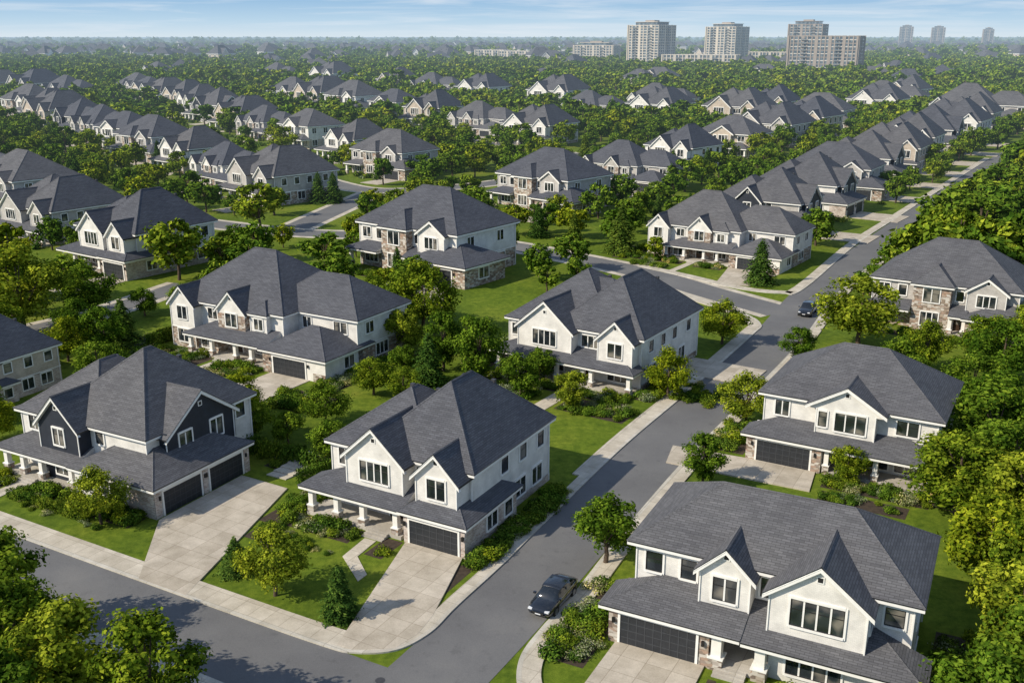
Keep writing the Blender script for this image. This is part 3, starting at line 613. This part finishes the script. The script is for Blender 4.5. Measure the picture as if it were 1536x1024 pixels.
for a in [(-22.6,53.0,8.2,3.9),(-31,107,5.6,2.8),(28.4,50.2,7.2,3.6),(48,92,9,5),(1,114,6,2.8),(7.8,74.0,6.6,3.2),(18.6,89,5.4,2.5),(19,114,6,3.0),
  (-4,119,8.8,3.8),(-13,141,10.5,5.0),(-14,122,4.4,2.3),(-60,175,12,5),(-35,182,7.5,4.2),(-57,223,11,5.2),(30,136,6.2,3.2),(38.3,127,5,2.8),
  (40.7,83,8.4,5.0),(61.8,119,8.4,4.7),(-28,306,8,4.5),(-57,339,8,4.5),(-14,358,10,6),(46,430,14,7),(38,256,6,4),(106,279,7,4),(140,330,9,4.5),
  (-36.5,62.5,9,3.5),(-33.5,57.5,8,3.5),(-18,49.5,5.6,3),(-31,50,8,4),(-40,60,9,4),(80,184,12,5),
  (37.5,70,8.6,4.2),(34,54.5,8,4),(24.0,47.6,6.4,3.2),(20,47.5,4.2,2.4),(52,101,8,4.5),(39.5,64.5,9,4),(46,84,9,4.6),(32,49,8,4),(55,92,9,5),(54,110,7,4),
  (-66,150,9,4),(-78,150,11,5),(-84,160,10,5),(-70,130,8,4),(-78,136,10,5),(-60,106,4.6,2.8),(-60,128,6,3),(-90,175,11,5),(-68,98,5,3),(-56,100,5,2.8),
  (64,128,7,4),(72,132,8,4.5),(-47,175,8,4),(-50,190,8,4),(-24,99,4.2,2),(-21,105,5,2.5),(-9,124,8,3.2),(3.5,119,5,2.6),(-17,147,8,3.6),(-6,128.5,6,2.8),
  (-28,101,4.5,2.2),(-18.5,95,4.6,2.4),(-36,106,4.5,2.4),(-63,138,6,3),(33,90,4,2),(-56,131,7,3.4),(-13,112,4.4,2.4),(-17,115,5,2.6),(28,192,5,2.3),(11,232,7,3),(5,230,5,2.6),(-17,170,6,3),(-22,166,5,2.6),(6,166,5,2.8)]: tree(*a)
for a in [(-22.6,72.5,3.2,1.2),(-13,66,4.3,1.5),(-55,135,7,2.6),(22,198,10,2.9),(44,172,8,2.5),(-20,170,7,2.0),
  (49,306,9,3),(-51,262,8,2.4),(-47,262,8,2.4),(-10.5,119,6.5,2)]: tree(*a,'c')
def clear(x,y,m=2.5):
    for cx,cy,hw,hd,a in HOUSES:
        dx,dy=x-cx,y-cy
        if abs(dx)>60 or abs(dy)>60: continue
        c,s_=math.cos(-a),math.sin(-a);lx,ly=dx*c-dy*s_,dx*s_+dy*c
        if abs(lx)<hw+m and abs(ly)<hd+m: return False
    return True
RA=np.array(ROADS)
def offroad(x,y,m=3): return bool(np.all((RA[:,0]-x)**2+(RA[:,1]-y)**2>(RA[:,2]+m)**2))
def inpoly(x,y,P):
    r=False;j=len(P)-1
    for i in range(len(P)):
        if (P[i][1]>y)!=(P[j][1]>y) and x<(P[j][0]-P[i][0])*(y-P[i][1])/(P[j][1]-P[i][1])+P[i][0]: r=not r
        j=i
    return r
def ondrive(x,y): return any(inpoly(x+a,y+b,P) for P in DRV if abs(P[0][0]-x)<40 and abs(P[0][1]-y)<40 for a,b in((0,0),(1.2,0),(-1.2,0),(0,1.2),(0,-1.2)))
def frontyard(x,y,dep=9):
    for cx,cy,hw,hd,a in HOUSES:
        dx,dy=x-cx,y-cy
        if abs(dx)>60 or abs(dy)>60: continue
        c,s_=math.cos(-a),math.sin(-a);lx,ly=dx*c-dy*s_,dx*s_+dy*c
        if abs(lx)<hw*.95 and -hd-dep<ly<0: return True
    return False
cnt=0
for i in range(14000):
    y=math.sqrt(R.uniform(112**2,480**2));x=R.uniform(-.6*y,.6*y)
    if -12<x<45 and y<170: continue
    if -50<x<0 and y<135: continue
    m=2.2 if y<250 else 3.0
    if not clear(x,y,m) or not offroad(x,y,m) or ondrive(x,y): continue
    fy=frontyard(x,y,11)
    if fy and R.random()<.85: continue
    if any((x-a)**2+(y-b)**2<(r+3.6)**2 for a,b,r in TREES): continue
    h=R.uniform(4.2,7.4)*(1+(y-110)/560)
    if fy:h*=.62
    d_=R.random()<.88;tree(x,y,h,h*(R.uniform(.40,.52) if d_ else .28),'d' if d_ else 'c');cnt+=1
    if cnt>540:break
PC=bpy.data.collections.new('far_tree_library')
for i,me in enumerate(FD): PC.objects.link(bpy.data.objects.new('lib_%d'%i,me))
PN=bpy.data.collections.new('mid_tree_library')
for i,me in enumerate(MID): PN.objects.link(bpy.data.objects.new('libn_%d'%i,me))
def scatter(name,pts,coll,npro):
    me=bpy.data.meshes.new(name);me.from_pydata([(p[0],p[1],p[2]) for p in pts],[],[])
    for an,ty,vals in(('scl','FLOAT_VECTOR',[(p[3],p[3],p[4]) for p in pts]),('rz','FLOAT_VECTOR',[(0,0,R.uniform(0,6.28)) for p in pts])):
        a=me.attributes.new(an,ty,'POINT');a.data.foreach_set('vector',np.array(vals,dtype=np.float32).ravel())
    a=me.attributes.new('pid','INT','POINT');a.data.foreach_set('value',np.array([R.randrange(npro) for p in pts],dtype=np.int32))
    o=bpy.data.objects.new(name,me);COL.objects.link(o)
    g=bpy.data.node_groups.new(name,'GeometryNodeTree');g.interface.new_socket('Geometry',in_out='INPUT',socket_type='NodeSocketGeometry');g.interface.new_socket('Geometry',in_out='OUTPUT',socket_type='NodeSocketGeometry')
    i=g.nodes.new('NodeGroupInput');u=g.nodes.new('NodeGroupOutput');ip=g.nodes.new('GeometryNodeInstanceOnPoints');ci=g.nodes.new('GeometryNodeCollectionInfo')
    ci.inputs['Collection'].default_value=coll;ci.inputs['Separate Children'].default_value=True;ci.inputs['Reset Children'].default_value=True
    def na(nm,ty):
        q=g.nodes.new('GeometryNodeInputNamedAttribute');q.data_type=ty;q.inputs[0].default_value=nm;return [s for s in q.outputs if s.enabled][0]
    l=g.links;l.new(i.outputs[0],ip.inputs['Points']);l.new(ci.outputs[0],ip.inputs['Instance']);ip.inputs['Pick Instance'].default_value=True
    l.new(na('pid','INT'),ip.inputs['Instance Index']);l.new(na('scl','FLOAT_VECTOR'),ip.inputs['Scale']);l.new(na('rz','FLOAT_VECTOR'),ip.inputs['Rotation'])
    l.new(ip.outputs[0],u.inputs[0]);md=o.modifiers.new('scatter','NODES');md.node_group=g;return o
def kx(y):
    pts=[(41.9,137.8),(56.6,166.9),(79.1,203.4),(101.1,238.4),(142,302),(178,358),(230,440),(330,600)]
    for (a,b),(c,d) in zip(pts,pts[1:]):
        if b<=y<=d: return a+(c-a)*(y-b)/(d-b)
    return 40 if y<137 else 330+(y-600)*.62
belt=[]
for i in range(5200):
    y=R.uniform(160,600);x=kx(y)+R.uniform(11,130)
    if x>.62*y+25 or not clear(x,y,4): continue
    if any((x-p[0])**2+(y-p[1])**2<(5.2+y*.007)**2 for p in belt[-600:]): continue
    s=R.uniform(.8,1.4)*(1+(y-150)/900);belt.append((x,y,0,s*1.3,s*R.uniform(.95,1.3)))
scatter('woodland_trees',belt,PN,4)
far=[]
def addfar(n,y0,y1,s0,s1,sep):
    grid={}
    for i in range(n):
        u=R.random();y=math.sqrt(y0*y0+u*(y1*y1-y0*y0));x=R.uniform(-.6,.6)*y
        if not clear(x,y,5) or (y<700 and not offroad(x,y,5)): continue
        if y<600 and kx(y)-30<x<kx(y)+8: continue
        if y<900 and frontyard(x,y,16): continue
        c=(int(x/sep),int(y/sep))
        if c in grid and R.random()<.8: continue
        grid[c]=1
        s=R.uniform(s0,s1);far.append((x,y,0,s*R.uniform(1.1,1.5),s*R.uniform(.75,1.25)))
addfar(5600,450,760,.8,1.3,10)
addfar(13000,760,1700,1.0,1.75,14)
addfar(10000,1700,4200,1.4,2.4,30)
addfar(4500,4200,11000,2.4,4.0,70)
scatter('distant_trees',far,PC,4)
HL=bpy.data.collections.new('far_house_library')
def farhouse(i,wallm):
    p=Parts();w=R.uniform(16,24);d=14;p.box('walls',0,w,0,d,0,6.4);p.H(0,w,0,d,6.4,.6);p.G('F',w*.2,w*.55,-1,6,6.2,.8);p.box('walls',w*.2,w*.55,-1,3,0,6.3)
    for x in(.12,.375,.7,.9):p.W('F',-1 if x==.375 else 0,w*x,4,1.6,1.5)
    for y in(4,10):p.W('R',w,y,4,1.6,1.5);p.W('L',0,y,4,1.6,1.5)
    V=[];F=[];U=[];MI=[];mats=[]
    for k,(v,f,u) in p.d.items():
        o=len(V);V+=v;F+=[tuple(a+o for a in q) for q in f];U+=u;MI+=[len(mats)]*len(f);mats.append(wallm if k=='walls' else MAT[k])
    me=bpy.data.meshes.new('far_house');me.from_pydata(V,[],F);uu=me.uv_layers.new(name='UVMap');uu.data.foreach_set('uv',np.array(U,dtype=np.float32).ravel())
    for m_ in mats:me.materials.append(m_)
    me.polygons.foreach_set('material_index',np.array(MI,dtype=np.int32));HL.objects.link(bpy.data.objects.new('libh_%d'%i,me))
farhouse(0,MAT['walls']);farhouse(1,MAT['walls_grey']);farhouse(2,MAT['walls_tan'])
fh=[]
for i in range(560):
    y=math.sqrt(R.uniform(820**2,4500**2));x=R.uniform(-.58,.58)*y
    if clear(x,y,20):
        k=1.0 if y<1500 else 1.4
        fh.append((x,y,0,R.uniform(1.1,1.6)*k,R.uniform(1.4,1.95)*k))
scatter('distant_houses',fh,HL,3)
# ------------------------------------------------------------------ towers
m=M('tower_glass');n=m.N('TexNoise');n.inputs['Scale'].default_value=.35;m.L(m.coord('Object'),n.inputs['Vector'])
c=m.ramp(n.outputs['Fac'],[(.35,(.05,.07,.09)),(.65,(.18,.22,.25))]);MAT['tower_glass']=m.done(m.pbr(c,.15,None,spec=.7))
MAT['tower_wall']=plain('tower_beige_panel',(.60,.53,.44),.8,.1,.3);MAT['tower_grey']=plain('tower_grey_panel',(.34,.29,.25),.8,.1,.3)
MAT['balcony']=plain('balcony_slab',(.6,.56,.5),.7,.1,.3)
def tower(name,cx,cy,rot,w,d,h,fl,wall='tower_wall',pent=True,bay=5.0):
    p=Parts();x0,x1,y0,y1=-w/2,w/2,-d/2,d/2;p.box('tower_glass',x0,x1,y0,y1,0,h);fh_=h/fl
    for i in range(fl+1):
        z=i*fh_;p.box('balcony' if i%2 else wall,x0-.25,x1+.25,y0-.25,y1+.25,z-.3 if i else 0,z+.55)
    n=int(w/bay)
    for i in range(n+1):
        x=x0+w*i/n;ww=1.2 if i%3 else 3.4
        for yy,sg in((y0,-1),(y1,1)): p.box(wall,x-ww/2,x+ww/2,min(yy,yy+sg*.5),max(yy,yy+sg*.5),0,h+.8)
    n=int(d/bay)
    for i in range(n+1):
        y=y0+d*i/n;ww=1.2 if i%3 else 3.0
        for xx,sg in((x0,-1),(x1,1)): p.box(wall,min(xx,xx+sg*.45),max(xx,xx+sg*.45),y-ww/2,y+ww/2,0,h+.8)
    for i in range(1,fl):
        z=i*fh_
        for bx in(-.28,.22):
            a=x0+w*(bx+.5);p.box('balcony',a-3,a+3,y0-2.2,y0-.5,z-.1,z+.15);p.box('tower_glass',a-3,a+3,y0-2.2,y0-2.1,z+.15,z+1.1)
        p.box('balcony',x1+.45,x1+2.2,-3,3,z-.1,z+.15);p.box('tower_glass',x1+2.1,x1+2.2,-3,3,z+.15,z+1.1)
        p.box('balcony',x0-2.2,x0-.45,-3,3,z-.1,z+.15)
    if pent:
        p.box('tower_glass',x0*.7,x1*.7,y0*.7,y1*.7,h+.8,h+4.0);p.box(wall,x0*.75,x1*.75,y0*.75,y1*.75,h+4.0,h+4.6);p.box('tower_grey',x0*.3,x1*.3,y0*.3,y1*.3,h+4.6,h+6.5)
    e=bpy.data.objects.new(name,None);COL.objects.link(e);e.location=(cx,cy,0);e.rotation_euler=(0,0,rad(rot))
    for k,(v,f,u) in p.d.items(): mesh_obj(k,v,f,MAT[k],u,e)
tower('apartment_tower',178,1325,-38,44,42,55,17)
tower('apartment_tower',297,1435,-38,44,40,54,16)
tower('apartment_tower',333,1100,-28,70,36,42,12,'tower_grey',False,4.5)
tower('apartment_tower',398,1400,-30,44,30,57,16,'tower_grey')
tower('apartment_block',125,1530,-25,60,30,29,8)
tower('apartment_block',30,1600,-25,100,26,20,5,pent=False)
tower('apartment_block',-30,1650,-25,50,26,21,5,pent=False)
tower('apartment_block',235,1290,-20,90,26,20,5,pent=False)
tower('apartment_block',390,1500,-20,90,26,20,4,pent=False)
for x,y,w,h in((1230,3250,38,70),(1350,3300,38,68),(1440,3150,28,62)): tower('office_tower',x,y,-20,w,w,h,14,'tower_grey')
# ------------------------------------------------------------------ planting beds
def bed(h,x0,x1,y0,y1,n,smin=.7,smax=1.3,mulch=True):
    if mulch:
        sheet('mulch_bed',[loc(h,x0,y0),loc(h,x1,y0),loc(h,x1,y1),loc(h,x0,y1)],.006+R.random()*.001,MULCH)
    for i in range(int(n*1.7)):
        x,y=loc(h,R.uniform(x0+.2,x1-.2),R.uniform(y0+.2,y1-.2))
        if ondrive(x,y): continue
        s=R.uniform(smin,smax);put('shrub',R.choice(SHR),x,y,s,s*R.uniform(.8,1.2))
bed(hC,-.8,6.8,-2.6,-.1,18);bed(hC,9.2,11.0,-3.4,-.1,7);bed(hC,17.5,19.4,-1,16,32,1.0,1.6);bed(hC,-3,-.4,-3,6,16,.8,1.4);bed(hC,17.2,18.7,-7,-1,12)
bed(hC,0,7,-5.4,-3.4,14,.4,.7,False);bed(hC,-2,.5,-6,-3,7,.6,1.0)
bed(hA,4.8,20,-2.2,.0,30,.8,1.4);bed(hA,-3,2.4,-3.0,.3,14,.7,1.2);bed(hA,21.5,27,14,19,14,.9,1.5);bed(hA,-2,19,-4,-2.4,8,.4,.8,False)
bed(hB,-1,11,-2.4,.8,24);bed(hB,14,20.4,-4,.7,20,.8,1.4);bed(hB,31.3,34,-3,16,26,1,1.7);bed(hB,29,36,-9,-3,26,.9,1.6);bed(hB,13.4,21.6,-9,-6.4,16,.7,1.4);bed(hB,-4,-1,-2,12,14,1,1.8)
bed(hD,-2,11,-3.0,-.2,28);bed(hD,14,20.5,-3.0,-.2,15);bed(hD,20.6,22.8,0,11,18,.9,1.6);bed(hD,14,23,-8,-3.4,22,.7,1.4);bed(hD,-5,-1,0,12,16,1,1.7);bed(hD,1,10,-8,-4,12,.8,1.4)
bed(hE,-3.8,-.3,-4,7,26,.8,1.4);bed(hE,11.5,22,-3.0,-.1,26,.8,1.3);bed(hE,7.8,8.4,-4,-1.2,4,.5,.8);bed(hE,21.2,24,-2,12,20,1,1.6)
bed(hG,8.6,18.5,-2.8,-.1,24);bed(hG,-4.5,-.3,1,9,22,.8,1.5);bed(hG,18.4,21,-2,14,22,1,1.6);bed(hG,9,17,-6,-3.5,9,.6,1.0)
bed(hF,0,16,-2.8,-.2,26,.8,1.4);bed(hI,0,11,-2.6,.4,18);bed(hI,14,20,-3,.4,12);bed(hH,0,10,-2.4,-.2,12);bed(hJ,0,14,-2.6,-.3,20)
bed(hI,-4,-.5,-4,8,16,1,1.6);bed(hD,24,30,2,9,14,.8,1.4);bed(hI,2,10,-8,-5,10,.8,1.4)
for (cx,cy,hw,hd,a) in HOUSES[11:62]:
    for k in range(20):
        lx=R.uniform(-hw-2,hw+1);ly=-hd-R.uniform(.8,4.5);s=R.uniform(1.2,2.4)
        x,y=cx+lx*math.cos(a)-ly*math.sin(a),cy+lx*math.sin(a)+ly*math.cos(a)
        if offroad(x,y,1) and not ondrive(x,y): put('shrub',R.choice(SHF),x,y,s,s)
def hedges(h,x0,y0,x1,y1,s=1.0,sh=1.1):
    a,b=loc(h,x0,y0),loc(h,x1,y1);L=math.dist(a,b);n=max(1,int(L/(1.8*s)));an=math.atan2(b[1]-a[1],b[0]-a[0])
    for i in range(n):
        t=(i+.5)/n;o=bpy.data.objects.new('hedge',HED);COL.objects.link(o);o.location=(a[0]+(b[0]-a[0])*t,a[1]+(b[1]-a[1])*t,0);o.rotation_euler=(0,0,an+(math.pi if i%2 else 0));o.scale=(s,s,sh*R.uniform(.9,1.1))
hedges(hA,5,-2.9,16,-2.9,.9,.8);hedges(hB,0,-3.2,10,-3.2);hedges(hB,-1,0,-1,14,1.1,1.8);hedges(hA,27.5,12,30,18,1,1.5)
for i in range(8):
    x,y=-28.5+i*1.3,97.6-i*.7; put('shrub',SHR[0],x,y,1.25,2.8)
# ------------------------------------------------------------------ cars
CP=M('car_paint');CPM=CP.done(CP.pbr((.008,.009,.012),.15,None,spec=.8));CP.p.inputs['Coat Weight'].default_value=1
TY=plain('tyre',(.02,.02,.02),.9,.1);RM=plain('alloy',(.45,.45,.47),.3,.1,metal=.9);CG=M('car_glass');CGM=CG.done(CG.pbr((.01,.013,.016),.05,None,spec=1))
HLm=plain('headlamp',(.7,.72,.75),.15,.05);TLm=plain('tail_lamp',(.3,.01,.01),.3,.1)
def car(x,y,rot,suv=False,sc_=1.0):
    e=bpy.data.objects.new('parked_car',None);COL.objects.link(e);e.location=(x,y,.03);e.rotation_euler=(0,0,rad(rot));e.scale=(sc_,)*3
    k=1.1 if suv else 1.
    st=[(-2.42,.62,.42,.72,.74),(-2.36,.80,.30,.86,.92),(-2.0,.90,.24,.95,1.02),(-1.3,.93,.22,.96,1.02),(0,.93,.22,.93,.98),(.9,.93,.22,.90,.97),(1.5,.92,.23,.82,.93),(2.05,.87,.25,.72,.83),(2.34,.74,.30,.62,.70),(2.42,.55,.38,.52,.56)]
    v=[];f=[]
    for X,hw,zl,zb,zt in st:
        ring=[(hw*.86,zl),(hw,zl+.12),(hw*1.0,(zl+zb)/2+.04),(hw*.97,zb-.05),(hw*.88,zb+.02),(hw*.5,zt*.5+zb*.5+.02),(0,zt)]
        ring=ring+[(-a,b) for a,b in ring[-2::-1]]
        v+=[(X,a,b*k) for a,b in ring]
    m=13
    for i in range(len(st)-1):
        for j in range(m):
            jj=(j+1)%m;f.append((i*m+j,i*m+jj,(i+1)*m+jj,(i+1)*m+j))
    f.append(tuple(range(m)));f.append(tuple(range((len(st)-1)*m,len(st)*m))[::-1])
    b=mesh_obj('body',v,f,CPM,parent=e)
    for q in b.data.polygons:q.use_smooth=True
    def loft(name,st,mat):
        v=[];f=[]
        for X,hb,zb,ht,zt in st:
            ring=[(hb,zb),(ht,zt-.05),(ht*.75,zt),(0,zt+.02),(-ht*.75,zt),(-ht,zt-.05),(-hb,zb)];v+=[(X,a,c*k) for a,c in ring]
        for i in range(len(st)-1):
            for j in range(6): f.append((i*7+j,i*7+j+1,(i+1)*7+j+1,(i+1)*7+j))
        f.append(tuple(range(7)));f.append(tuple(range((len(st)-1)*7,len(st)*7)));o=mesh_obj(name,v,f,mat,parent=e)
        for q in o.data.polygons:q.use_smooth=len(q.vertices)==4
    rear=-2.2 if suv else -1.95
    loft('windows',[(rear,.76,.93,.70,.96),(-1.35,.84,.93,.66,1.36),(-.9,.86,.93,.66,1.42),(.1,.86,.92,.66,1.43),(.5,.85,.90,.64,1.36),(1.25,.78,.88,.72,.92)],CGM)
    loft('roof',[(-1.3,.70,1.36,.63,1.395),(-.9,.70,1.39,.64,1.445),(.1,.70,1.40,.64,1.455),(.42,.68,1.36,.6,1.40)],CPM)
    def bx(name,x0,x1,y0,y1,z0,z1,mat):
        p=Parts();p.box('a',x0,x1,y0,y1,z0*k,z1*k);v,f,u=p.d['a'];mesh_obj(name,v,f,mat,parent=e)
    for s_ in(-1,1):
        bx('pillar',-.42,-.34,s_*.80-.02,s_*.80+.02,.95,1.25,CPM);bx('mirror',.82,.98,s_*.98-.09,s_*.98+.09,.95,1.08,CPM)
        bx('headlamp',2.16,2.37,s_*.62-.15,s_*.62+.15,.60,.70,HLm);bx('tail_lamp',-2.41,-2.3,s_*.6-.16,s_*.6+.16,.72,.82,TLm)
        bx('door_trim',-1.1,.95,s_*.935-.012,s_*.935+.012,.50,.53,RM)
        for wx in(-1.42,1.42):
            for nm,r,y0,y1,mat in(('tyre',.335,.70,.945,TY),('wheel',.22,.93,.955,RM),('arch',.385,.69,.936,TY)):
                n=24;v=[(wx+r*math.cos(2*math.pi*i/n),s_*yy,.335+r*math.sin(2*math.pi*i/n)) for yy in(y0,y1) for i in range(n)]
                f=[(i,(i+1)%n,n+(i+1)%n,n+i) for i in range(n)]+[tuple(range(n)),tuple(range(n,2*n))];mesh_obj(nm,v,f,mat,parent=e)
    bx('grille',2.36,2.425,-.42,.42,.42,.56,TY);bx('number_plate',2.42,2.435,-.2,.2,.40,.48,HLm)
car(3.2,68.0,-118,False,1.12);car(46.8,152.2,-118,True,1.15)
# ------------------------------------------------------------------ world, sun, camera
el=rad(36);sv=Vector((-.93,-.367,0)).normalized()*math.cos(el)+Vector((0,0,math.sin(el)))
sl=bpy.data.lights.new('sun','SUN');sl.energy=5.0;sl.angle=rad(.5);sl.color=(1,.90,.73)
so=bpy.data.objects.new('sun',sl);COL.objects.link(so);so.rotation_euler=sv.to_track_quat('Z','Y').to_euler();so.location=(-50,0,80)
w=bpy.data.worlds.new('World');sc.world=w;w.use_nodes=True;nt=w.node_tree;bg=nt.nodes['Background'];LK=nt.links.new
sk=nt.nodes.new('ShaderNodeTexSky');sk.sky_type='NISHITA';sk.sun_disc=False;sk.sun_elevation=el;sk.sun_rotation=math.atan2(sv.x,sv.y);sk.air_density=1.0;sk.dust_density=.4;sk.ozone_density=2.0
tc=nt.nodes.new('ShaderNodeTexCoord')
sx=nt.nodes.new('ShaderNodeSeparateXYZ');LK(tc.outputs['Generated'],sx.inputs[0])
hr=nt.nodes.new('ShaderNodeValToRGB');E=hr.color_ramp.elements;E[0].position=0;E[0].color=(4.5,5.2,5.7,1);E[1].position=.10;E[1].color=(1.35,2.6,4.3,1)
x=E.new(.014);x.color=(3.3,4.5,5.5,1);x=E.new(.04);x.color=(1.75,3.2,4.9,1);LK(sx.outputs[2],hr.inputs[0])
fr=nt.nodes.new('ShaderNodeMapRange');fr.inputs[1].default_value=.08;fr.inputs[2].default_value=.35;LK(sx.outputs[2],fr.inputs[0])
m1=nt.nodes.new('ShaderNodeMix');m1.data_type='RGBA';LK(fr.outputs[0],m1.inputs[0]);LK(hr.outputs[0],m1.inputs[6]);LK(sk.outputs[0],m1.inputs[7])
mp=nt.nodes.new('ShaderNodeMapping');mp.inputs['Scale'].default_value=(3,3,60);LK(tc.outputs['Generated'],mp.inputs[0])
nz=nt.nodes.new('ShaderNodeTexNoise');nz.inputs['Scale'].default_value=1.6;nz.inputs['Detail'].default_value=7;nz.inputs['Roughness'].default_value=.62;nz.inputs['Distortion'].default_value=.5;LK(mp.outputs[0],nz.inputs['Vector'])
cr=nt.nodes.new('ShaderNodeValToRGB');cr.color_ramp.elements[0].position=.46;cr.color_ramp.elements[0].color=(0,0,0,1);cr.color_ramp.elements[1].position=.72;cr.color_ramp.elements[1].color=(.75,.75,.75,1);LK(nz.outputs['Fac'],cr.inputs[0])
mx=nt.nodes.new('ShaderNodeMix');mx.data_type='RGBA';LK(cr.outputs[0],mx.inputs[0]);LK(m1.outputs[2],mx.inputs[6]);mx.inputs[7].default_value=(5.0,5.5,6.0,1)
LK(mx.outputs[2],bg.inputs[0]);bg.inputs[1].default_value=.15
cam=bpy.data.cameras.new('camera');co=bpy.data.objects.new('camera',cam);COL.objects.link(co);sc.camera=co
co.location=(0,0,42);co.rotation_euler=(rad(90-17.02),0,0);cam.lens=35;cam.sensor_width=36;cam.clip_start=.5;cam.clip_end=100000
sc.view_settings.view_transform='Standard';sc.view_settings.look='None';sc.view_settings.exposure=0
print('trees',len(TREES),'belt',len(belt),'far',len(far))
